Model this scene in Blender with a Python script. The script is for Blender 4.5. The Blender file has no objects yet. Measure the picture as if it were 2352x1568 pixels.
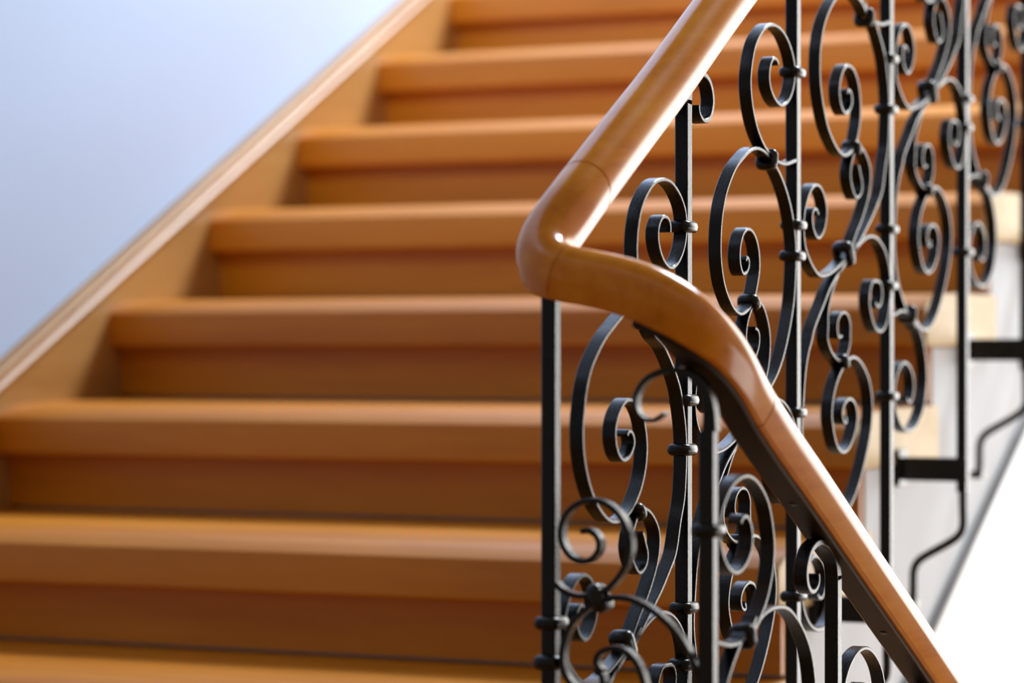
import bpy, bmesh, math, random
import numpy as np
from mathutils import Vector, Matrix

random.seed(4)
scene = bpy.context.scene
COL = scene.collection

# ------------------------------------------------------------------ camera
cam_data = bpy.data.cameras.new('camera')
cam = bpy.data.objects.new('camera', cam_data)
COL.objects.link(cam)
cam.location = (1.0517, -2.356, 0.2645)
cam.rotation_euler = (math.pi / 2, 0.0, 0.4328)
cam_data.sensor_width = 36.0
cam_data.lens = 6544.65 * 36.0 / 2352.0
cam_data.shift_y = 21.4 / 2352.0
cam_data.clip_start = 0.05
cam_data.dof.use_dof = True
cam_data.dof.focus_distance = 2.93
cam_data.dof.aperture_fstop = 3.0
cam_data.dof.aperture_blades = 9
scene.camera = cam

# ------------------------------------------------------------------ world, light, exposure
world = bpy.data.worlds.new('world')
scene.world = world
world.use_nodes = True
bg = world.node_tree.nodes['Background']
bg.inputs['Color'].default_value = (1.0, 0.77, 0.40, 1)
bg.inputs['Strength'].default_value = 0.24

def area(name, loc, target, sx, sy, energy, color):
    d = bpy.data.lights.new(name, 'AREA')
    d.shape = 'RECTANGLE'; d.size = sx; d.size_y = sy
    d.energy = energy; d.color = color
    o = bpy.data.objects.new(name, d); COL.objects.link(o)
    o.location = loc
    o.rotation_euler = (Vector(target) - Vector(loc)).to_track_quat('-Z', 'Y').to_euler()
    return o
# daylight entering through the tall stairwell windows of the far wall and the side wall
area('daylight_far_window', (1.35, 8.05, 0.9), (1.35, 0.0, 0.9), 4.3, 5.0, 400, (1.0, 0.98, 0.95))
area('daylight_side_window', (3.45, 2.6, -0.9), (0.0, 2.6, -0.9), 2.6, 1.4, 48, (0.96, 0.98, 1.0))
# roof light over the top of the stairwell
area('daylight_roof_light', (0.35, 4.0, 3.45), (-0.4, 2.6, 0.5), 1.2, 1.2, 285, (0.84, 0.92, 1.0))
# fill lamp added high behind the landing to brighten the upper step fronts
area('rear_fill_light', (0.3, -3.9, 3.5), (-0.7, 2.4, 1.0), 3.0, 2.0, 310, (0.95, 0.97, 1.0))

vs = scene.view_settings
vs.view_transform = 'Standard'; vs.look = 'None'; vs.gamma = 1.0; vs.use_curve_mapping = False
vs.exposure = 0.16

# ------------------------------------------------------------------ materials
def new_mat(name):
    m = bpy.data.materials.new(name); m.use_nodes = True
    nt = m.node_tree
    return m, nt, nt.nodes['Principled BSDF']

def node(nt, kind, **kw):
    n = nt.nodes.new(kind)
    for k, v in kw.items():
        setattr(n, k, v)
    return n

def wood(name, dark, mid, light, rough, coat, coat_rough, stretch, bump=0.04, scratches=False, vary=0.18, spec=0.5, coat_ior=1.5):
    m, nt, b = new_mat(name)
    L = nt.links.new
    tc = node(nt, 'ShaderNodeTexCoord')
    info = node(nt, 'ShaderNodeObjectInfo')
    off = node(nt, 'ShaderNodeVectorMath', operation='SCALE')
    comb = node(nt, 'ShaderNodeCombineXYZ')
    for s in ('X', 'Y', 'Z'):
        L(info.outputs['Random'], comb.inputs[s])
    L(comb.outputs[0], off.inputs[0]); off.inputs['Scale'].default_value = 37.0
    add = node(nt, 'ShaderNodeVectorMath', operation='ADD')
    L(tc.outputs['Object'], add.inputs[0]); L(off.outputs[0], add.inputs[1])
    mp = node(nt, 'ShaderNodeMapping'); mp.inputs['Scale'].default_value = stretch
    L(add.outputs[0], mp.inputs['Vector'])
    n1 = node(nt, 'ShaderNodeTexNoise'); n1.inputs['Scale'].default_value = 1.0
    n1.inputs['Detail'].default_value = 5.0; n1.inputs['Distortion'].default_value = 0.6
    L(mp.outputs[0], n1.inputs['Vector'])
    n2 = node(nt, 'ShaderNodeTexNoise'); n2.inputs['Scale'].default_value = 4.2
    n2.inputs['Detail'].default_value = 8.0; n2.inputs['Roughness'].default_value = 0.65
    L(mp.outputs[0], n2.inputs['Vector'])
    mixn = node(nt, 'ShaderNodeMix', data_type='FLOAT')
    mixn.inputs[0].default_value = 0.45
    L(n1.outputs['Fac'], mixn.inputs[2]); L(n2.outputs['Fac'], mixn.inputs[3])
    ramp = node(nt, 'ShaderNodeValToRGB')
    e = ramp.color_ramp.elements
    e[0].position = 0.32; e[0].color = (*dark, 1)
    e[1].position = 0.70; e[1].color = (*light, 1)
    x = e.new(0.5); x.color = (*mid, 1)
    L(mixn.outputs[0], ramp.inputs['Fac'])
    # every board has its own tone
    hs = node(nt, 'ShaderNodeHueSaturation')
    mr = node(nt, 'ShaderNodeMapRange')
    mr.inputs['To Min'].default_value = 1.0 - vary / 2; mr.inputs['To Max'].default_value = 1.0 + vary / 2
    L(info.outputs['Random'], mr.inputs['Value']); L(mr.outputs[0], hs.inputs['Value'])
    L(ramp.outputs['Color'], hs.inputs['Color'])
    col = hs.outputs['Color']
    if scratches:
        sc_map = node(nt, 'ShaderNodeMapping'); sc_map.inputs['Scale'].default_value = (60, 16, 40)
        L(tc.outputs['Object'], sc_map.inputs['Vector'])
        v = node(nt, 'ShaderNodeTexNoise'); v.inputs['Scale'].default_value = 1.6
        v.inputs['Detail'].default_value = 6.0; v.inputs['Roughness'].default_value = 0.75
        v.inputs['Distortion'].default_value = 1.2
        L(sc_map.outputs[0], v.inputs['Vector'])
        r2 = node(nt, 'ShaderNodeValToRGB')
        r2.color_ramp.elements[0].position = 0.635; r2.color_ramp.elements[0].color = (0, 0, 0, 1)
        r2.color_ramp.elements[1].position = 0.70; r2.color_ramp.elements[1].color = (0.55, 0.55, 0.55, 1)
        L(v.outputs['Fac'], r2.inputs['Fac'])
        mx = node(nt, 'ShaderNodeMix', data_type='RGBA')
        L(r2.outputs['Color'], mx.inputs[0]); L(col, mx.inputs[6])
        mx.inputs[7].default_value = (0.10, 0.06, 0.03, 1)
        col = mx.outputs[2]
    L(col, b.inputs['Base Color'])
    b.inputs['Roughness'].default_value = rough
    b.inputs['Coat Weight'].default_value = coat
    b.inputs['Specular IOR Level'].default_value = spec
    b.inputs['Coat Roughness'].default_value = coat_rough
    b.inputs['Coat IOR'].default_value = coat_ior
    bp = node(nt, 'ShaderNodeBump'); bp.inputs['Strength'].default_value = bump; bp.inputs['Distance'].default_value = 0.002
    L(n2.outputs['Fac'], bp.inputs['Height']); L(bp.outputs[0], b.inputs['Normal'])
    return m

def plaster(name, color, blotch=0.04, rough=0.85):
    m, nt, b = new_mat(name)
    L = nt.links.new
    tc = node(nt, 'ShaderNodeTexCoord')
    n1 = node(nt, 'ShaderNodeTexNoise'); n1.inputs['Scale'].default_value = 2.2; n1.inputs['Detail'].default_value = 4
    L(tc.outputs['Object'], n1.inputs['Vector'])
    ramp = node(nt, 'ShaderNodeValToRGB')
    e = ramp.color_ramp.elements
    e[0].position = 0.3; e[0].color = (*[c * (1 - blotch) for c in color], 1)
    e[1].position = 0.7; e[1].color = (*color, 1)
    L(n1.outputs['Fac'], ramp.inputs['Fac']); L(ramp.outputs[0], b.inputs['Base Color'])
    n2 = node(nt, 'ShaderNodeTexNoise'); n2.inputs['Scale'].default_value = 120; n2.inputs['Detail'].default_value = 4
    L(tc.outputs['Object'], n2.inputs['Vector'])
    bp = node(nt, 'ShaderNodeBump'); bp.inputs['Strength'].default_value = 0.12; bp.inputs['Distance'].default_value = 0.002
    L(n2.outputs['Fac'], bp.inputs['Height']); L(bp.outputs[0], b.inputs['Normal'])
    b.inputs['Roughness'].default_value = rough
    return m

def iron(name, color, rough, spec=0.5):
    m, nt, b = new_mat(name)
    L = nt.links.new
    tc = node(nt, 'ShaderNodeTexCoord')
    n1 = node(nt, 'ShaderNodeTexNoise'); n1.inputs['Scale'].default_value = 45; n1.inputs['Detail'].default_value = 5
    L(tc.outputs['Object'], n1.inputs['Vector'])
    ramp = node(nt, 'ShaderNodeValToRGB')
    e = ramp.color_ramp.elements
    e[0].position = 0.3; e[0].color = (*[c * 0.7 for c in color], 1)
    e[1].position = 0.75; e[1].color = (*[c * 1.5 for c in color], 1)
    L(n1.outputs['Fac'], ramp.inputs['Fac']); L(ramp.outputs[0], b.inputs['Base Color'])
    mr = node(nt, 'ShaderNodeMapRange')
    mr.inputs['To Min'].default_value = rough * 0.8; mr.inputs['To Max'].default_value = rough * 1.25
    L(n1.outputs['Fac'], mr.inputs['Value']); L(mr.outputs[0], b.inputs['Roughness'])
    n2 = node(nt, 'ShaderNodeTexNoise'); n2.inputs['Scale'].default_value = 420; n2.inputs['Detail'].default_value = 5
    L(tc.outputs['Object'], n2.inputs['Vector'])
    bp = node(nt, 'ShaderNodeBump'); bp.inputs['Strength'].default_value = 0.35; bp.inputs['Distance'].default_value = 0.0006
    L(n2.outputs['Fac'], bp.inputs['Height']); L(bp.outputs[0], b.inputs['Normal'])
    b.inputs['Specular IOR Level'].default_value = spec
    return m

M_TREAD = wood('oiled_oak_steps', (0.43, 0.136, 0.001), (0.545, 0.186, 0.003), (0.62, 0.236, 0.008), 0.42, 0.0, 0.25, (0.9, 9, 9), spec=0.38)
M_END = wood('pale_end_grain_oak', (0.70, 0.48, 0.22), (0.78, 0.57, 0.29), (0.84, 0.65, 0.37), 0.5, 0.0, 0.3, (6, 9, 20), vary=0.05)
M_STRINGER = wood('oiled_oak_stringer', (0.35, 0.165, 0.040), (0.44, 0.22, 0.062), (0.52, 0.28, 0.090), 0.42, 0.15, 0.3, (7, 1.0, 7), spec=0.6)
M_RAIL = wood('varnished_handrail', (0.46, 0.132, 0.004), (0.60, 0.195, 0.008), (0.68, 0.275, 0.022), 0.60, 0.85, 0.19, (18, 2.2, 18), 0.008, True, 0.08, spec=0.0, coat_ior=1.5)
M_IRON = iron('black_painted_iron', (0.003, 0.003, 0.0035), 0.26, 0.32)
M_CORE = iron('browned_core_rail_iron', (0.022, 0.013, 0.008), 0.45, 0.2)
M_WALL = plaster('pale_blue_plaster', (0.50, 0.635, 0.90))
M_WHITE = plaster('white_plaster', (0.82, 0.86, 0.91))
M_DIM = plaster('grey_brown_plaster', (0.34, 0.31, 0.28))
M_EDGE = plaster('grey_edge_paint', (0.20, 0.20, 0.21))
M_FLOOR = wood('landing_parquet', (0.30, 0.13, 0.03), (0.38, 0.17, 0.04), (0.46, 0.22, 0.06), 0.4, 0.2, 0.3, (2, 12, 2))
M_FRAME = plaster('white_window_paint', (0.8, 0.8, 0.8), 0.02, 0.5)

# ------------------------------------------------------------------ mesh helpers
def empty(name, loc):
    o = bpy.data.objects.new(name, None); COL.objects.link(o)
    o.location = loc; o.empty_display_size = 0.1
    return o

def origin_of(p):
    v = Vector((0, 0, 0))
    while p is not None:
        v += p.location; p = p.parent
    return v

def obj(name, verts, faces, mat, parent=None, smooth=False, kind=None, loc=None):
    """verts are in scene coordinates; the object's origin is put at loc (or the middle of the mesh)."""
    V = np.asarray(verts, dtype=float)
    c = Vector(loc) if loc is not None else Vector(((V.min(0) + V.max(0)) / 2).tolist())
    me = bpy.data.meshes.new(name)
    me.from_pydata((V - np.array(c)).tolist(), [], faces)
    bm = bmesh.new(); bm.from_mesh(me)
    bmesh.ops.recalc_face_normals(bm, faces=bm.faces)
    bm.to_mesh(me); bm.free()
    if smooth is True:
        me.polygons.foreach_set('use_smooth', [True] * len(me.polygons))
    elif smooth:
        me.polygons.foreach_set('use_smooth', [True] * len(me.polygons))
        me.set_sharp_from_angle(angle=smooth)
    me.materials.append(mat)
    o = bpy.data.objects.new(name, me); COL.objects.link(o)
    if parent is not None:
        o.parent = parent
        o.location = c - origin_of(parent)
    else:
        o.location = c
    if kind:
        o['kind'] = kind
    return o

def boxes(*specs):
    V, F = [], []
    for (x0, x1, y0, y1, z0, z1) in specs:
        n = len(V)
        V += [(x0, y0, z0), (x1, y0, z0), (x1, y1, z0), (x0, y1, z0), (x0, y0, z1), (x1, y0, z1), (x1, y1, z1), (x0, y1, z1)]
        F += [tuple(n + i for i in f) for f in ((0, 3, 2, 1), (4, 5, 6, 7), (0, 1, 5, 4), (1, 2, 6, 5), (2, 3, 7, 6), (3, 0, 4, 7))]
    return V, F

def extrude_x(profile, x0, x1):
    n = len(profile)
    V = [(x0, y, z) for y, z in profile] + [(x1, y, z) for y, z in profile]
    F = [(i, (i + 1) % n, n + (i + 1) % n, n + i) for i in range(n)]
    F += [tuple(range(n)), tuple(range(2 * n - 1, n - 1, -1))]
    return V, F

def bevel(o, w, seg=2):
    m = o.modifiers.new('bevel', 'BEVEL'); m.width = w; m.segments = seg; m.limit_method = 'ANGLE'
    m.harden_normals = False

def smooth_path(pts, step=0.0016, sigma=0.0030):
    P = np.array(pts, float)
    # centripetal Catmull-Rom, resampled evenly, then lightly relaxed
    Q = np.vstack([2 * P[0] - P[1], P, 2 * P[-1] - P[-2]])
    out = []
    for i in range(1, len(Q) - 2):
        p0, p1, p2, p3 = Q[i - 1], Q[i], Q[i + 1], Q[i + 2]
        t0 = 0.0
        t1 = t0 + max(np.linalg.norm(p1 - p0), 1e-6) ** 0.5
        t2 = t1 + max(np.linalg.norm(p2 - p1), 1e-6) ** 0.5
        t3 = t2 + max(np.linalg.norm(p3 - p2), 1e-6) ** 0.5
        for t in np.linspace(t1, t2, 14, endpoint=False):
            a1 = (t1 - t) / (t1 - t0) * p0 + (t - t0) / (t1 - t0) * p1
            a2 = (t2 - t) / (t2 - t1) * p1 + (t - t1) / (t2 - t1) * p2
            a3 = (t3 - t) / (t3 - t2) * p2 + (t - t2) / (t3 - t2) * p3
            b1 = (t2 - t) / (t2 - t0) * a1 + (t - t0) / (t2 - t0) * a2
            b2 = (t3 - t) / (t3 - t1) * a2 + (t - t1) / (t3 - t1) * a3
            out.append((t2 - t) / (t2 - t1) * b1 + (t - t1) / (t2 - t1) * b2)
    out.append(P[-1]); out = np.array(out)
    def even(a, n=None):
        d = np.r_[0, np.cumsum(np.linalg.norm(np.diff(a, axis=0), axis=1))]
        n = n or max(6, int(d[-1] / step))
        s = np.linspace(0, d[-1], n)
        return np.stack([np.interp(s, d, a[:, k]) for k in range(a.shape[1])], 1)
    a = even(out)
    k = int(3 * sigma / step)
    if k > 0 and len(a) > 3 * k:
        w = np.exp(-0.5 * (np.arange(-k, k + 1) * step / sigma) ** 2); w /= w.sum()
        pad = np.vstack([2 * a[0] - a[k:0:-1], a, 2 * a[-1] - a[-2:-k - 2:-1]])
        a = np.stack([np.convolve(pad[:, j], w, 'valid') for j in range(a.shape[1])], 1)
    return even(a, max(6, int(len(a) * step / 0.0026)))

def ribbon(pts, to3d, width, thick, taper0=1.0, taper1=1.0, tl=0.03):
    """flat bar bent on edge: path in a plane, 'width' runs across that plane; chamfered section."""
    a = smooth_path(pts)
    n = len(a)
    t = np.gradient(a, axis=0); t /= np.linalg.norm(t, axis=1)[:, None]
    nr = np.stack([-t[:, 1], t[:, 0]], 1)
    s = np.r_[0, np.cumsum(np.linalg.norm(np.diff(a, axis=0), axis=1))]
    c = min(0.0009, thick * 0.25)
    V, F = [], []
    for i in range(n):
        k0 = taper0 + (1 - taper0) * min(1, s[i] / tl)
        k1 = taper1 + (1 - taper1) * min(1, (s[-1] - s[i]) / tl)
        h = thick / 2 * k0 * k1
        w = width
        sec = [(-h, c), (-h, w - c), (-h + c, w), (h - c, w), (h, w - c), (h, c), (h - c, 0), (-h + c, 0)]
        for (q, d) in sec:
            p = a[i] + nr[i] * q
            V.append(to3d(p[0], p[1], d))
    for i in range(n - 1):
        for j in range(8):
            F.append((i * 8 + j, i * 8 + (j + 1) % 8, (i + 1) * 8 + (j + 1) % 8, (i + 1) * 8 + j))
    F.append(tuple(range(7, -1, -1))); F.append(tuple((n - 1) * 8 + j for j in range(8)))
    return V, F

def ring(center, ang, half, to3d, width, rad=0.0048, axial=0.0062):
    """forged collar: a rounded band wrapped round a bundle of bars."""
    hx = width / 2 + 0.001
    hn = half + 0.001
    r = 0.003
    path = []
    for (sx, sn, a0) in ((1, 1, 0), (-1, 1, 90), (-1, -1, 180), (1, -1, 270)):
        for q in (0, 30, 60, 90):
            a = math.radians(a0 + q)
            path.append(((hx - r) * sx + r * math.cos(a), (hn - r) * sn + r * math.sin(a), math.cos(a), math.sin(a)))
    ca, sa = math.cos(ang), math.sin(ang)
    V, F = [], []
    m, ns = len(path), 10
    for (px, pn, ox, on) in path:
        for j in range(ns):
            b = 2 * math.pi * j / ns
            d = rad * math.cos(b); ax = axial * math.sin(b)
            x = px + ox * d; nn = pn + on * d
            V.append(to3d(center[0] + ca * ax - sa * nn, center[1] + sa * ax + ca * nn, width / 2 - x))
    for i in range(m):
        for j in range(ns):
            F.append((i * ns + j, i * ns + (j + 1) % ns, ((i + 1) % m) * ns + (j + 1) % ns, ((i + 1) % m) * ns + j))
    return V, F

def tube(pts, rad, seg=10, step=0.006):
    a = smooth_path(pts, step=step, sigma=step * 1.2)
    t = np.gradient(a, axis=0); t /= np.linalg.norm(t, axis=1)[:, None]
    V, F = [], []
    up = np.array((0, 1.0, 0))
    for i in range(len(a)):
        s = np.cross(t[i], up); s /= np.linalg.norm(s); u = np.cross(s, t[i])
        for j in range(seg):
            b = 2 * math.pi * j / seg
            V.append(a[i] + rad * (math.cos(b) * s + math.sin(b) * u))
    n = len(a)
    for i in range(n - 1):
        for j in range(seg):
            F.append((i * seg + j, i * seg + (j + 1) % seg, (i + 1) * seg + (j + 1) % seg, (i + 1) * seg + j))
    F.append(tuple(range(seg - 1, -1, -1))); F.append(tuple((n - 1) * seg + j for j in range(seg)))
    return V, F

# ------------------------------------------------------------------ dimensions (metres)
GOING, RISE = 0.31, 0.1615            # one step
Y_FIRST = 0.8946                      # front of the step at height 0
X_STR, X_END = -1.4466, -0.100        # face of the wall stringer, open end of the treads
X_WALL = X_STR - 0.025
Z_LAND = -4 * RISE + 0.026
NOSE_T, NOSE_R = 0.0527, 0.026        # upright part of the nosing, its rounded top
K0, K1 = -3, 9
SLOPE = RISE / GOING

# ------------------------------------------------------------------ the room
def wall_with_hole(name, axis, pos, th, a0, a1, z0, z1, h0, h1, hz0, hz1, mat):
    sp = []
    for (p0, p1, q0, q1) in ((a0, h0, z0, z1), (h1, a1, z0, z1), (h0, h1, z0, hz0), (h0, h1, hz1, z1)):
        sp.append((p0, p1, pos, pos + th, q0, q1) if axis == 'y' else (pos, pos + th, p0, p1, q0, q1))
    return obj(name, *boxes(*sp), mat, kind='structure')

obj('wall_left', *boxes((X_WALL - 0.2, X_WALL, -4.0, 4.6, -2.8, 4.2)), M_WALL, kind='structure')
obj('wall_left_far', *boxes((X_WALL - 0.2, X_WALL, 4.6, 8.2, -2.8, 4.2)), M_WHITE, kind='structure')
wall_with_hole('wall_back', 'y', 8.0, 0.2, X_WALL, 3.6, -2.8, 4.2, -0.75, 3.45, -1.55, 3.35, M_WHITE)
wall_with_hole('wall_right', 'x', 3.4, 0.2, -4.0, 8.0, -2.8, 4.2, 1.3, 3.9, -1.65, -0.15, M_DIM)
obj('floor_landing', *boxes((X_WALL, 3.4, -4.0, 0.02, Z_LAND - 0.2, Z_LAND)), M_FLOOR, kind='structure')
obj('shade_slab', *boxes((X_WALL, 3.4, -4.0, -1.0, 2.10, 2.35)), M_WHITE, kind='structure')  # unseen slab, added to keep the rear fill off the lower steps
obj('floor', *boxes((X_WALL, 3.4, 0.02, 8.0, -2.8, -2.6)), M_FLOOR, kind='structure')

def window(name, axis, pos, h0, h1, z0, z1, nv, nh):
    root = empty(name, ((h0 + h1) / 2, pos, z0) if axis == 'y' else (pos, (h0 + h1) / 2, z0))
    root['kind'] = 'structure'
    def bar(nm, p0, p1, q0, q1):
        b = (p0, p1, pos, pos + 0.06, q0, q1) if axis == 'y' else (pos, pos + 0.06, p0, p1, q0, q1)
        obj(nm, *boxes(b), M_FRAME, root)
    w = 0.06
    bar('window_frame', h0, h0 + w, z0, z1); bar('window_frame', h1 - w, h1, z0, z1)
    bar('window_frame', h0 + w, h1 - w, z0, z0 + w); bar('window_frame', h0 + w, h1 - w, z1 - w, z1)
    for i in range(1, nv):
        x = h0 + (h1 - h0) * i / nv
        bar('glazing_bar', x - 0.02, x + 0.02, z0 + w, z1 - w)
    for i in range(1, nh):
        z = z0 + (z1 - z0) * i / nh
        bar('glazing_bar', h0 + w, h1 - w, z - 0.015, z + 0.015)
window('window_1', 'y', 7.93, -0.75, 3.45, -1.55, 3.35, 4, 3)
window('window_2', 'x', 3.34, 1.3, 3.9, -1.65, -0.15, 3, 2)

# ------------------------------------------------------------------ the upper flight
stairs = empty('staircase', (-0.75, Y_FIRST, Z_LAND))
stairs['label'] = 'wooden staircase with oak treads and risers climbing beside the white wall'
stairs['category'] = 'staircase'

prof = [(0.0, -NOSE_T + 0.004), (0.0, -0.001), (0.0010, 0.0014), (0.0045, 0.0040), (0.0210, 0.0130), (0.026, 0.0150),
        (0.040, 0.0185), (0.070, 0.0222), (0.150, 0.0250), (0.300, NOSE_R), (0.369, NOSE_R), (0.369, -NOSE_T), (0.004, -NOSE_T)]
tv, tf = extrude_x(prof, X_STR, X_END)
rv, rf = boxes((X_STR, X_END - 0.006, 0.036, 0.052, -RISE + NOSE_R + 0.005, -NOSE_T + 0.002))
proto = {}
for k in range(K0, K1 + 1):
    y, z = Y_FIRST + k * GOING, k * RISE
    for nm, (v, f) in (('tread', (tv, tf)), ('riser', (rv, rf))):
        if nm not in proto:
            o = obj(nm, v, f, M_TREAD, stairs, smooth=math.radians(28), loc=(X_STR, 0, 0))
            proto[nm] = o
        else:
            o = proto[nm].copy(); COL.objects.link(o)
        o.location = Vector((X_STR, y, z)) - stairs.location
        if nm == 'tread':
            if 'end_cap' not in proto:
                cv, cf = extrude_x([(a + (0.0012 if a < 0.1 else -0.0012), b - 0.0012 if b > -0.02 else b + 0.0012) for a, b in prof], X_END, X_END + 0.004)
                e = obj('end_cap', cv, cf, M_END, o, loc=(X_STR, 0, 0))
                e['label'] = 'pale end face of the tread'
                proto['end_cap'] = e
            else:
                e = proto['end_cap'].copy(); COL.objects.link(e); e.parent = o
            e.location = (0, 0, 0)

def line_z(y, h):
    return (y - Y_FIRST) * SLOPE + h
# wall stringer with its moulded edge
HS = 0.0697
ya, yb = -0.6, 4.2
sv, sf = extrude_x([(ya, line_z(ya, HS)), (yb, line_z(yb, HS)), (yb, line_z(yb, HS - 0.36)), (ya, line_z(ya, HS - 0.36))], X_WALL + 0.001, X_STR)
stringer = obj('wall_stringer', sv, sf, M_STRINGER, stairs)
bevel(stringer, 0.003)
mp = []
for (x, h) in ((0.0, -0.036), (0.004, -0.034), (0.007, -0.030), (0.0075, -0.024), (0.004, -0.020), (0.003, -0.016), (0.006, -0.012), (0.009, -0.007), (0.009, -0.002), (0.006, 0.0012), (0.0, 0.0015)):
    mp.append((X_STR + x, h))
V, F = [], []
for y in (ya, yb):
    V += [(x, y, line_z(y, HS + h)) for x, h in mp]
n = len(mp)
F = [(i, i + 1, n + i + 1, n + i) for i in range(n - 1)] + [tuple(range(n)), tuple(range(2 * n - 1, n - 1, -1))]
obj('edge_moulding', V, F, M_STRINGER, stringer, smooth=math.radians(40))
# plastered body of the flight: saw-toothed under the treads, straight soffit below
SOFF = -0.49
def soffit_z(y):
    return -0.120 + (y - 1.569) * (SLOPE + 0.02)
top = []
for k in range(K0, K1 + 1):
    y, z = Y_FIRST + k * GOING, k * RISE
    top += [(y + 0.053, z - NOSE_T - 0.001), (y + 0.053 + GOING, z - NOSE_T - 0.001)]
y0, y1 = top[0][0], top[-1][0]
body_prof = top + [(y1, soffit_z(y1)), (y0, min(soffit_z(y0), top[0][1] - 0.1))]
bv, bf = extrude_x(body_prof, X_STR + 0.002, X_END - 0.004)
obj('plaster_body', bv, bf, M_WHITE, stairs)
bv, bf = extrude_x([(y0, soffit_z(y0) + 0.010), (y1, soffit_z(y1) + 0.010), (y1, soffit_z(y1) - 0.004), (y0, soffit_z(y0) - 0.004)], X_END - 0.012, X_END + 0.006)
obj('soffit_edge_bead', bv, bf, M_EDGE, stairs)
obj('floor_upper_landing', *boxes((X_WALL, X_END, Y_FIRST + (K1 + 1) * GOING + 0.031, 5.4, (K1 + 1) * RISE - 0.17, (K1 + 1) * RISE + NOSE_R)), M_FLOOR, kind='structure')

# ------------------------------------------------------------------ railing
railing = empty('stair_railing', (-0.007, 0.02, Z_LAND))
railing['label'] = 'black wrought-iron scroll railing with a curved wooden handrail turning between two flights'
railing['category'] = 'railing'

BAR = 0.014
POST_Y = [0.0129, 0.3451, 0.6834, 1.0343, 1.3759, 1.7079, 2.052, 2.396]
UNIT_Z = [-0.020, 0.187, 0.379, 0.599, 0.788, 0.985, 1.18]
BRACKET_Z = [-0.057 + (k - 3) * RISE for k in range(8)]
X_LOW = 0.158
LOW_Y = [0.0006, 0.3499, 0.699, 1.048]
LOW_Z = [-0.285, -0.475, -0.665]

def up3(y, z, d):                     # upper railing plane, bars run back from x = 0
    return (-d, y, z)
def low3(y, z, d):
    return (X_LOW - d, y, z)
def gap3(x, z, d):
    return (x, 0.0005 + d, z)

# --- handrail: centre line of the wooden section
RAIL = [(-0.007, 4.00, 0.6290 + 3.5411 * 0.57), (-0.007, 2.2, 0.6290 + 1.7411 * 0.57), (-0.007, 0.75, 0.7960), (-0.007, 0.4589, 0.6290),
        (-0.007, 0.30, 0.5335), (-0.007, 0.20, 0.4765), (-0.007, 0.10, 0.4190), (-0.008, 0.060, 0.3945), (-0.011, 0.034, 0.3750), (-0.010, 0.010, 0.3550), (-0.001, -0.005, 0.3415), (0.016, -0.008, 0.3335), (0.035, -0.007, 0.3300),
        (0.060, -0.004, 0.3250), (0.095, -0.003, 0.3150), (0.122, 0.000, 0.3010), (0.139, 0.014, 0.2830), (0.147, 0.034, 0.2685), (0.151, 0.060, 0.2490), (0.151, 0.10, 0.2225), (0.151, 0.166, 0.1860),
        (0.151, 0.257, 0.1400), (0.151, 0.442, 0.0440), (0.151, 0.568, -0.0210), (0.151, 1.0, -0.246), (0.151, 2.4, -0.967)]
def rail_frames():
    a = smooth_path(RAIL, step=0.004, sigma=0.010)
    d = np.r_[0, np.cumsum(np.linalg.norm(np.diff(a, axis=0), axis=1))]
    n = int(d[-1] / 0.006)
    s = np.linspace(0, d[-1], n)
    a = np.stack([np.interp(s, d, a[:, k]) for k in range(3)], 1)
    t = np.gradient(a, axis=0); t /= np.linalg.norm(t, axis=1)[:, None]
    up = np.array((0, 0, 1.0)); nn = up - (t @ up)[:, None] * t; nn /= np.linalg.norm(nn, axis=1)[:, None]
    sd = np.cross(t, nn)
    return a, t, nn, sd
RA, RT, RN, RS = rail_frames()

def section_wood():
    """round top, sides drawn in below the middle, flat underside."""
    out = []
    for i in range(38):
        b = math.radians(-13 + 206 * i / 37)
        out.append((0.0255 * math.cos(b), 0.0270 * math.sin(b)))
    side = [(0.0208, -0.0175), (0.0188, -0.0222), (0.0150, -0.0240)]
    return [(x, z) for x, z in reversed(side)] + out + [(-x, z) for x, z in side]
def sweep(i0, i1, sec, groove=0.0):
    V, F = [], []
    idx = list(range(i0, i1 + 1))
    rows = [(RA[i], RN[i], RS[i], 1.0) for i in idx]
    if groove:
        # sections meet in a fine V joint
        first = (RA[i0] - RT[i0] * 0.0, RN[i0], RS[i0], 1 - groove)
        last = (RA[i1], RN[i1], RS[i1], 1 - groove)
        rows = [first] + [(RA[i0] + RT[i0] * 0.0014, RN[i0], RS[i0], 1.0)] + rows[1:-1] + [(RA[i1] - RT[i1] * 0.0014, RN[i1], RS[i1], 1.0)] + [last]
    m = len(sec)
    for (c, nn, sd, k) in rows:
        for (x, z) in sec:
            V.append(c + sd * x * k + nn * z * k)
    for i in range(len(rows) - 1):
        for j in range(m):
            F.append((i * m + j, i * m + (j + 1) % m, (i + 1) * m + (j + 1) % m, (i + 1) * m + j))
    F.append(tuple(range(m - 1, -1, -1))); F.append(tuple((len(rows) - 1) * m + j for j in range(m)))
    return V, F
def nearest(p):
    return int(np.argmin(np.linalg.norm(RA - np.array(p), axis=1)))
joints = [0, nearest((-0.007, 0.098, 0.4187)), nearest((0.020, -0.002, 0.339)), nearest((0.151, 0.105, 0.212)), len(RA) - 1]
LBL = ['pale honey straight handrail length climbing away', 'sharply bent corner piece of the handrail', 'reddish swan-neck piece of the handrail', 'orange-brown straight handrail length descending away']
for q in range(4):
    v, f = sweep(joints[q], joints[q + 1], section_wood(), 0.045)
    o = obj('handrail_section', v, f, M_RAIL, railing, smooth=math.radians(14))
    o['label'] = LBL[q]
core_sec = [(-0.0118, -0.0296), (0.0118, -0.0296), (0.0128, -0.0286), (0.0128, -0.0242), (-0.0128, -0.0242), (-0.0128, -0.0286)]
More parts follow.
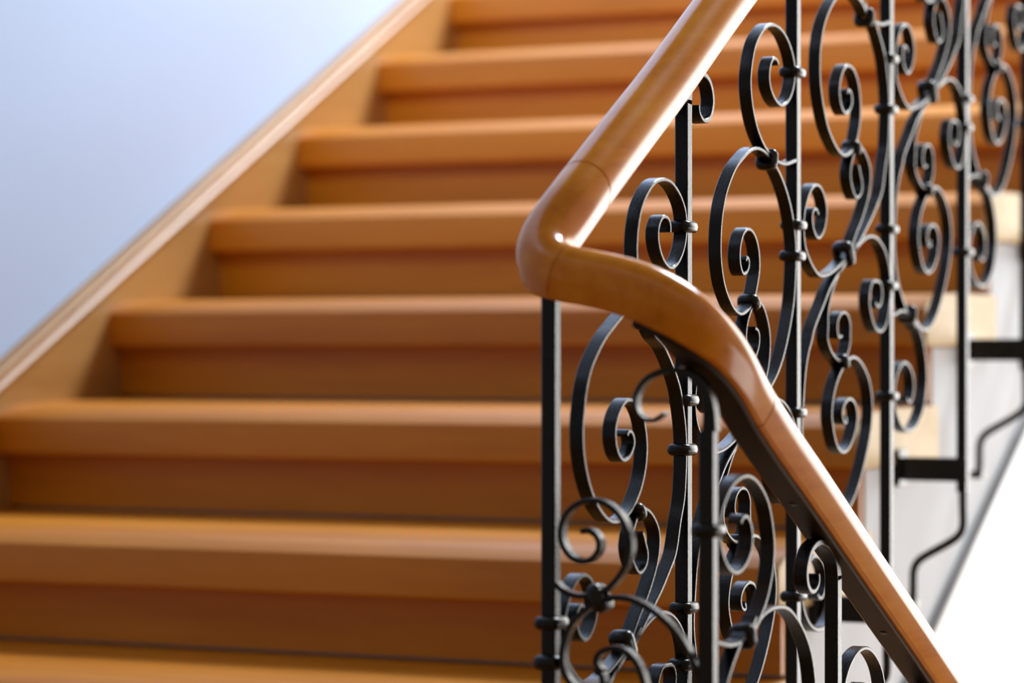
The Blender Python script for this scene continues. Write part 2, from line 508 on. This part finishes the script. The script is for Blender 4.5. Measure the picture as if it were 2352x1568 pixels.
up_core = obj('core_rail', *sweep(0, joints[1], core_sec), M_CORE, railing, smooth=math.radians(30))
core = obj('core_rail', *sweep(nearest((0.098, -0.003, 0.3165)), len(RA) - 1, core_sec), M_CORE, railing, smooth=math.radians(30))
for c_ in (up_core, core):
    c_['label'] = 'flat iron bar screwed under the handrail'
# countersunk screws under the lower length
for yy in (0.24, 0.53, 0.83, 1.15):
    i = nearest((0.151, yy, 0.143 - 0.512 * (yy - 0.201)))
    c, t, nn, sd = RA[i], RT[i], RN[i], RS[i]
    V, F = [], []
    for (r, h) in ((0.0040, -0.0298), (0.0034, -0.0304), (0.0018, -0.0306)):
        for j in range(12):
            b = 2 * math.pi * j / 12
            V.append(c + nn * h + r * (math.cos(b) * t + math.sin(b) * sd))
    for q in range(2):
        for j in range(12):
            F.append((q * 12 + j, q * 12 + (j + 1) % 12, (q + 1) * 12 + (j + 1) % 12, (q + 1) * 12 + j))
    F.append(tuple(24 + j for j in range(12))); F.append(tuple(range(11, -1, -1)))
    obj('screw', V, F, M_IRON, core)

def rail_z(y, lower):
    msk = RA[:, 0] > 0.14 if lower else RA[:, 0] < 0.0
    i = np.where(msk)[0][np.argmin(np.abs(RA[msk][:, 1] - y))]
    return RA[i][2]

# --- balusters
def post(y, ztop, zbot, to3d, mat=M_IRON):
    V = []
    b = 0.0012
    sec = [(y, b), (y, BAR - b), (y + b, BAR), (y + BAR - b, BAR), (y + BAR, BAR - b), (y + BAR, b), (y + BAR - b, 0), (y + b, 0)]
    rows = np.linspace(zbot, ztop, 8)
    for z in rows:
        for (yy, d) in sec:
            V.append(to3d(yy, z, d))
    F = []
    for i in range(len(rows) - 1):
        for j in range(8):
            F.append((i * 8 + j, i * 8 + (j + 1) % 8, (i + 1) * 8 + (j + 1) % 8, (i + 1) * 8 + j))
    F.append(tuple(range(7, -1, -1))); F.append(tuple((len(rows) - 1) * 8 + j for j in range(8)))
    return obj('baluster', V, F, mat, railing, smooth=math.radians(35))

def collar(parent, center, ang, half, to3d):
    obj('collar', *ring(center, ang, half, to3d, BAR), M_IRON, parent, smooth=True)

def scroll(name, pts, to3d, parent=railing, thick=0.0042, t0=1.0, t1=1.0):
    return obj(name, *ribbon(pts, to3d, BAR, thick, t0, t1, 0.05 if t0 > 1 else 0.03), M_IRON, parent, smooth=math.radians(35))

upper_posts = []
for i, y in enumerate(POST_Y):
    top = rail_z(y + 0.007, False) - 0.034
    if i == 0:
        p = post(y, top + 0.014, Z_LAND, up3)
        for z in (-0.0193,):
            obj('collar', *ring((y + 0.007, z), math.pi / 2, 0.009, up3, BAR, 0.006, 0.007), M_IRON, p, smooth=True)
    else:
        zb = BRACKET_Z[i]
        p = post(y, top - 0.012, zb - 0.03, up3)
        zt = top - 0.012
        # rolled end that carries the core rail
        c = scroll('baluster_curl', [(y + 0.007, zt - 0.004), (y + 0.0072, zt), (y + 0.011, zt + 0.013), (y + 0.026, zt + 0.024), (y + 0.048, zt + 0.030), (y + 0.068, zt + 0.022), (y + 0.076, zt + 0.003), (y + 0.066, zt - 0.014), (y + 0.048, zt - 0.018), (y + 0.035, zt - 0.010), (y + 0.034, zt - 0.003)], up3, p, 0.0062, 2.2, 0.6)
        # bracket to the side of the flight
        br = obj('bracket', *boxes((X_END + 0.0112, 0.001, y - 0.003, y + 0.017, zb - 0.016, zb + 0.016)), M_IRON, p)
        bevel(br, 0.002)
        pl = obj('mounting_plate', *boxes((X_END + 0.0048, X_END + 0.011, y - 0.014, y + 0.028, zb - 0.024, zb + 0.026), (X_END - 0.0038, X_END + 0.0048, y - 0.010, y + 0.024, zb - 0.022, zb + 0.0030)), M_IRON, br)
        bevel(pl, 0.002)
        yc = y + 0.007
        obj('stay_rod', *tube([(-0.007, yc, zb - 0.02), (-0.007, yc, zb - 0.055), (-0.007, yc, zb - 0.082), (-0.014, yc, zb - 0.091), (-0.044, yc, zb - 0.109), (-0.068, yc, zb - 0.123), (-0.0745, yc, zb - 0.130), (-0.076, yc, zb - 0.165), (-0.077, yc, zb - 0.180)], 0.0055), M_IRON, p, smooth=True)
        obj('stay_foot', *boxes((X_END - 0.0035, -0.069, yc - 0.009, yc + 0.009, zb - 0.188, zb - 0.177)), M_IRON, p)
    upper_posts.append(p)
lower_posts = []
for i, y in enumerate(LOW_Y):
    top = rail_z(max(y + 0.007, 0.03), True) - 0.034
    if i == 0:
        p = post(y, 0.1935, Z_LAND, low3)
    else:
        zt = top - 0.014
        p = post(y, zt, Z_LAND - i * 0.19, low3)
        yy = y + 0.007
        scroll('baluster_curl', [(yy, zt - 0.004), (yy - 0.0002, zt), (yy - 0.006, zt + 0.014), (yy - 0.020, zt + 0.027), (yy - 0.042, zt + 0.035), (yy - 0.066, zt + 0.036), (yy - 0.088, zt + 0.027), (yy - 0.099, zt + 0.008), (yy - 0.092, zt - 0.006), (yy - 0.076, zt - 0.010), (yy - 0.062, zt - 0.002), (yy - 0.063, zt + 0.006)], low3, p, 0.0062, 2.2, 0.6)
    lower_posts.append(p)

# --- scrollwork: half of one point-symmetric panel, relative to the panel's middle (span 0.351)
HALF = {
    'top_scroll': [(0.1085,0.3937),(0.1037,0.3981),(0.0928,0.3990),(0.0837,0.3926),(0.0783,0.3812),(0.0808,0.3680),(0.0946,0.3558),(0.1166,0.3492),(0.1388,0.3546),(0.1557,0.3688),(0.1632,0.3862),(0.1606,0.4009),(0.1463,0.4182),(0.1240,0.4308),(0.0982,0.4355),(0.0783,0.4335),(0.0568,0.4246),(0.0356,0.4086),(0.0241,0.3884),(0.0188,0.3688),(0.0216,0.3499),(0.0293,0.3325),(0.0416,0.3166),(0.0586,0.3033),(0.0747,0.2953),(0.0928,0.2897),(0.1129,0.2854),(0.1351,0.2852),(0.1613,0.2896),(0.1727,0.2921)],
    'hook': [(0.0755,0.2910),(0.0550,0.3030),(0.0220,0.3090),(-0.0180,0.3060),(-0.0451,0.2946),(-0.0665,0.2801),(-0.0834,0.2634),(-0.0939,0.2462),(-0.1002,0.2268),(-0.1010,0.2053),(-0.0973,0.1869),(-0.0876,0.1661),(-0.0729,0.1457),(-0.0537,0.1308),(-0.0322,0.1199),(-0.0104,0.1158),(0.0117,0.1200),(0.0317,0.1309),(0.0452,0.1514),(0.0511,0.1713),(0.0475,0.1934),(0.0407,0.2067),(0.0250,0.2193),(0.0028,0.2228),(-0.0126,0.2173),(-0.0257,0.2038),(-0.0300,0.1897),(-0.0235,0.1739),(-0.0082,0.1654),(0.0072,0.1694),(0.0183,0.1813),(0.0139,0.1920),(0.0028,0.1938),(0.0006,0.1895)],
    'sweep': [(0.0680,0.3050),(0.0748,0.2996),(0.1026,0.2885),(0.1213,0.2748),(0.1378,0.2594),(0.1497,0.2447),(0.1569,0.2282),(0.1641,0.2058),(0.1665,0.1844),(0.1650,0.1598),(0.1602,0.1336),(0.1497,0.1129),(0.1354,0.0802),(0.1166,0.0636),(0.0979,0.0486),(0.0748,0.0335),(0.0520,0.0187),(0.0317,0.0055),(0.0180,-0.0060)],
    'heart': [(0.0430,0.1070),(0.0470,0.1030),(0.0498,0.0968),(0.0566,0.0874),(0.0543,0.0761),(0.0362,0.0675),(0.0206,0.0771),(0.0117,0.0919),(0.0139,0.1035),(0.0228,0.1165),(0.0340,0.1262),(0.0520,0.1295),(0.0748,0.1197),(0.0887,0.1051),(0.0896,0.0934),(0.0863,0.0805),(0.0748,0.0631),(0.0566,0.0440),(0.0317,0.0235),(0.0120,0.0040)],
    'curl': [(0.0050,-0.0120),(0.0317,0.0055),(0.0520,0.0145),(0.0748,0.0216),(0.0979,0.0243),(0.1213,0.0211),(0.1449,0.0105),(0.1593,-0.0019),(0.1679,-0.0161),(0.1713,-0.0333),(0.1689,-0.0521),(0.1631,-0.0666),(0.1535,-0.0810),(0.1354,-0.0905),(0.1119,-0.0878),(0.0942,-0.0731),(0.0850,-0.0562),(0.0877,-0.0421),(0.0988,-0.0306),(0.1142,-0.0298),(0.1293,-0.0313),(0.1364,-0.0412),(0.1331,-0.0541),(0.1213,-0.0614),(0.1096,-0.0559)],
}
PANEL_B = {
    'top_scroll': [(0.6230,0.5807),(0.6182,0.5851),(0.6073,0.5860),(0.5982,0.5796),(0.5928,0.5682),(0.5953,0.5550),(0.6091,0.5428),(0.6311,0.5362),(0.6533,0.5416),(0.6702,0.5558),(0.6777,0.5732),(0.6751,0.5879),(0.6608,0.6052),(0.6385,0.6178),(0.6127,0.6225),(0.5928,0.6205),(0.5713,0.6116),(0.5501,0.5956),(0.5386,0.5754),(0.5333,0.5558),(0.5361,0.5369),(0.5438,0.5195),(0.5561,0.5036),(0.5731,0.4903),(0.5892,0.4823),(0.6073,0.4767),(0.6274,0.4724),(0.6496,0.4722),(0.6758,0.4766),(0.6872,0.4791)],
    'hook': [(0.5977,0.4750),(0.5788,0.4811),(0.5564,0.4835),(0.5344,0.4799),(0.5108,0.4703),(0.4893,0.4591),(0.4733,0.4458),(0.4593,0.4303),(0.4506,0.4152),(0.4447,0.3979),(0.4419,0.3782),(0.4426,0.3624),(0.4461,0.3490),(0.4540,0.3333),(0.4680,0.3189),(0.4822,0.3092),(0.5036,0.3037),(0.5234,0.3075),(0.5417,0.3176),(0.5546,0.3367),(0.5613,0.3545),(0.5590,0.3722),(0.5509,0.3852),(0.5380,0.3935),(0.5252,0.3951),(0.5118,0.3900),(0.5036,0.3804),(0.4996,0.3678),(0.5018,0.3554),(0.5100,0.3467),(0.5205,0.3481),(0.5289,0.3562),(0.5278,0.3630),(0.5220,0.3654),(0.5191,0.3609)],
    'sweep': [(0.6034,0.4721),(0.6206,0.4642),(0.6380,0.4523),(0.6536,0.4375),(0.6654,0.4225),(0.6733,0.4071),(0.6792,0.3904),(0.6812,0.3708),(0.6800,0.3511),(0.6773,0.3341),(0.6733,0.3183),(0.6645,0.2985),(0.6514,0.2754),(0.6365,0.2557),(0.6200,0.2398),(0.6000,0.2266),(0.5750,0.2140),(0.5480,0.2000),(0.5250,0.1840)],
    'heart': [(0.5483,0.2889),(0.5581,0.2860),(0.5613,0.2776),(0.5571,0.2667),(0.5448,0.2569),(0.5326,0.2595),(0.5239,0.2655),(0.5187,0.2750),(0.5201,0.2869),(0.5256,0.2977),(0.5343,0.3073),(0.5448,0.3146),(0.5606,0.3173),(0.5730,0.3126),(0.5838,0.3019),(0.5917,0.2898),(0.5953,0.2753),(0.5938,0.2607),(0.5891,0.2461),(0.5820,0.2352),(0.5670,0.2200),(0.5460,0.2040),(0.5270,0.1900)],
}
HALF_LOW = {
    'curl': [(0.0072,-0.0009),(-0.0191,-0.0112),(-0.0451,-0.0201),(-0.0750,-0.0270),(-0.1002,-0.0280),(-0.1209,-0.0208),(-0.1374,-0.0106),(-0.1504,0.0009),(-0.1557,0.0113),(-0.1577,0.0258),(-0.1549,0.0417),(-0.1455,0.0567),(-0.1312,0.0693),(-0.1127,0.0756),(-0.0960,0.0725),(-0.0834,0.0624),(-0.0762,0.0492),(-0.0784,0.0356),(-0.0876,0.0231),(-0.1044,0.0145),(-0.1189,0.0200),(-0.1271,0.0310),(-0.1284,0.0402),(-0.1209,0.0472),(-0.1114,0.0476),(-0.1064,0.0418)],
    'sweep': [(0.0385,0.0140),(0.0117,-0.0021),(-0.0104,-0.0138),(-0.0408,-0.0282),(-0.0665,-0.0437),(-0.0876,-0.0616),(-0.1064,-0.0766),(-0.1230,-0.0914),(-0.1301,-0.1031),(-0.1396,-0.1143),(-0.1494,-0.1323),(-0.1549,-0.1502),(-0.1580,-0.1668),(-0.1610,-0.1830),(-0.1625,-0.2058),(-0.1569,-0.2282),(-0.1497,-0.2447),(-0.1378,-0.2594),(-0.1213,-0.2748),(-0.1026,-0.2885),(-0.0748,-0.2996),(-0.0680,-0.3050)],
    'heart': [(0.0385,0.0126),(0.0028,-0.0051),(-0.0191,-0.0167),(-0.0365,-0.0281),(-0.0516,-0.0420),(-0.0644,-0.0572),(-0.0716,-0.0722),(-0.0716,-0.0857),(-0.0733,-0.1001),(-0.0644,-0.1114),(-0.0465,-0.1214),(-0.0261,-0.1260),(-0.0055,-0.1222),(0.0065,-0.1114),(0.0121,-0.0998),(0.0103,-0.0961),(0.0117,-0.0850),(0.0028,-0.0727),(-0.0148,-0.0692),(-0.0322,-0.0758),(-0.0386,-0.0881),(-0.0322,-0.0990),(-0.0200,-0.0969)],
    'hook': [(-0.0055,-0.1921),(-0.0009,-0.1987),(-0.0124,-0.1984),(-0.0193,-0.1875),(-0.0101,-0.1769),(0.0084,-0.1714),(0.0247,-0.1745),(0.0364,-0.1849),(0.0373,-0.1959),(0.0279,-0.2131),(0.0084,-0.2285),(-0.0147,-0.2340),(-0.0375,-0.2257),(-0.0510,-0.2082),(-0.0577,-0.1910),(-0.0555,-0.1768),(-0.0465,-0.1599),(-0.0307,-0.1443),(-0.0101,-0.1315),(0.0060,-0.1251),(0.0223,-0.1222),(0.0435,-0.1252),(0.0673,-0.1363),(0.0851,-0.1512),(0.0948,-0.1690),(0.0972,-0.1868),(0.0938,-0.2030),(0.0865,-0.2191),(0.0745,-0.2379),(0.0601,-0.2565),(0.0411,-0.2762),(0.0177,-0.2941),(-0.0120,-0.3065),(-0.0450,-0.3060),(-0.0755,-0.2910)],
    'top_scroll': [(-a, -b) for a, b in HALF['top_scroll']],
}
PANEL_A = {'hook': [(0.2480,0.2960),(0.2330,0.3070),(0.2050,0.3100),(0.1780,0.2990),(0.155,0.288),(0.134,0.277),(0.116,0.264),(0.099,0.248),(0.089,0.232),(0.082,0.210),(0.079,0.194),(0.080,0.174),(0.085,0.157),(0.095,0.139),(0.107,0.125),(0.124,0.112),(0.144,0.103),(0.166,0.101),(0.190,0.107),(0.209,0.118),(0.224,0.133),(0.234,0.152),(0.237,0.171),(0.234,0.186),(0.226,0.201),(0.211,0.213),(0.189,0.217),(0.174,0.211),(0.161,0.198),(0.157,0.184),(0.163,0.168),(0.178,0.159),(0.194,0.163),(0.205,0.175),(0.200,0.185),(0.190,0.187),(0.187,0.183)],
    'top_scroll': [(0.2994,0.3832),(0.3001,0.3899),(0.2945,0.3963),(0.2844,0.3984),(0.2743,0.3946),(0.2677,0.3861),(0.2666,0.3762),(0.2721,0.3640),(0.2833,0.3535),(0.3013,0.3474),(0.3172,0.3511),(0.3333,0.3634),(0.3414,0.3763),(0.3437,0.3891),(0.3414,0.4050),(0.3309,0.4180),(0.3149,0.4282),(0.2990,0.4340),(0.2788,0.4346),(0.2566,0.4297),(0.2370,0.4176),(0.2240,0.4047),(0.2165,0.3906),(0.2122,0.3758),(0.2111,0.3596),(0.2122,0.3539),(0.2155,0.3350),(0.2260,0.3170),(0.2420,0.3010),(0.2620,0.2900),(0.2900,0.2840),(0.3180,0.2830),(0.3450,0.2870)]}
GAP = [
    [(0.1542,0.1932),(0.1540,0.2070),(0.1529,0.2168),(0.1503,0.2266),(0.1456,0.2349),(0.1388,0.2417),(0.1298,0.2461),(0.1192,0.2478),(0.1076,0.2460),(0.0958,0.2409),(0.0868,0.2316),(0.0825,0.2202),(0.0841,0.2103),(0.0900,0.2034),(0.0969,0.2015),(0.1044,0.2040),(0.1108,0.2093)],
    [(0.0306,0.1019),(0.0365,0.1037),(0.0444,0.0995),(0.0486,0.0912),(0.0462,0.0822),(0.0389,0.0758),(0.0297,0.0744),(0.0206,0.0780),(0.0132,0.0868),(0.0098,0.0980),(0.0120,0.1104),(0.0187,0.1207),(0.0291,0.1276),(0.0413,0.1301),(0.0535,0.1276),(0.0656,0.1195),(0.0740,0.1064),(0.0779,0.0931),(0.0758,0.0775),(0.0686,0.0639),(0.0595,0.0536),(0.0510,0.0477),(0.0401,0.0442),(0.0267,0.0432),(0.0157,0.0459),(0.0071,0.0512),(0.0052,0.0539)],
    [(0.0462,0.0419),(0.0607,0.0430),(0.0764,0.0425),(0.0908,0.0375),(0.1051,0.0291),(0.1170,0.0191),(0.1265,0.0085),(0.1342,-0.0033),(0.1395,-0.0152),(0.1430,-0.0249)],
    [(0.0486,0.0409),(0.0401,0.0350),(0.0304,0.0279),(0.0218,0.0192),(0.0157,0.0082),(0.0120,-0.0043),(0.0114,-0.0167),(0.0144,-0.0278),(0.0218,-0.0375),(0.0340,-0.0425),(0.0462,-0.0419),(0.0523,-0.0327),(0.0492,-0.0250),(0.0438,-0.0241)],
    [(0.0510,-0.0238),(0.0450,-0.0185),(0.0462,-0.0095),(0.0535,-0.0041),(0.0631,-0.0020),(0.0734,-0.0044),(0.0830,-0.0128),(0.0890,-0.0242),(0.0920,-0.0352),(0.0932,-0.0517)],
]


PARTS = {'top_scroll': 'small_scroll', 'hook': 'large_scroll', 'sweep': 'sweeping_bar', 'heart': 'heart_scroll', 'curl': 'hooked_scroll'}
THICK = {'top_scroll': 0.0042, 'hook': 0.0042, 'sweep': 0.0044, 'heart': 0.0038, 'curl': 0.0040}

def panel(cy, cz, sy, to3d, post_a, post_b, own=None, lift=0.0, e_off=-0.027, strap=None, knot=None):
    """post_b is the post on the uphill side. sy mirrors / stretches along the flight."""
    m = {}
    for sgn in (1, -1):
        for nm, pts in HALF.items():
            if sgn == 1 and own and nm in own:
                q = own[nm]
            else:
                src = pts if sgn == 1 else HALF_LOW[nm]
                q = [(cy + sy * a, cz + b) for a, b in src]
            m[(nm, sgn)] = scroll(PARTS[nm], q, to3d, railing, THICK[nm])
        pst = post_b if sgn == 1 else post_a
        # collars on the posts: bundle of post and bar
        ed = 0.1685 + 0.005
        for (z, extra) in ((0.3906 + (lift if sgn == 1 else 0), 0.0030), (0.184, 0.0030), (-0.034 if sgn == 1 else e_off, 0.0030)):
            collar(pst, (cy + sgn * sy * ed, cz + sgn * z), math.pi / 2, 0.0085 + extra, to3d)
        # straps between bars
        s = m[('top_scroll', sgn)]
        a = -0.35 if sy > 0 else math.pi + 0.35
        st = strap if (strap and sgn == 1) else (cy + sgn * sy * 0.0855, cz + sgn * 0.2885)
        collar(s, st, a, 0.0065, to3d)
        b = 0.8 if sy > 0 else math.pi - 0.8
        hk = (0.0355, 0.1275) if sgn == 1 else (-0.0105, -0.1275)
        kn = knot if (knot and sgn == 1) else (cy + sy * hk[0], cz + hk[1])
        collar(m[('heart', sgn)], kn, b, 0.0045, to3d)
    a = 0.62 if sy > 0 else math.pi - 0.62
    obj('collar', *ring((cy + 0.006 * sy, cz + 0.0), a, 0.0105, to3d, BAR, 0.005, 0.008), M_IRON, m[('sweep', 1)], smooth=True)

OWN = {0: dict(own=PANEL_A, lift=0.020, e_off=-0.0364, strap=(0.2500, 0.2965)), 1: dict(own=PANEL_B, strap=(0.603, 0.4745), knot=(0.5455, 0.3165))}
for i in range(6):
    ya_, yb_ = POST_Y[i], POST_Y[i + 1]
    span = yb_ - ya_
    sy = span / 0.351
    panel(yb_ - 0.1685 * sy, UNIT_Z[i], sy, up3, upper_posts[i], upper_posts[i + 1], **OWN.get(i, {}))
for i in range(3):
    sy = -(LOW_Y[i + 1] - LOW_Y[i]) / 0.351
    panel(LOW_Y[i] + BAR - 0.1685 * sy, LOW_Z[i], sy, low3, lower_posts[i + 1], lower_posts[i])

# --- narrow panel between the two end posts
obj('baluster_curl', *ribbon(GAP[0], gap3, BAR, 0.0052, 2.5, 0.5, 0.075), M_IRON, lower_posts[0], smooth=math.radians(35))
gp = [None] + [scroll('end_scroll', g, gap3, railing, 0.0048, 1.0, 1.0) for g in GAP[1:]]
obj('collar', *ring((0.047, 0.042), 0.5, 0.008, gap3, BAR, 0.005, 0.007), M_IRON, gp[1], smooth=True)
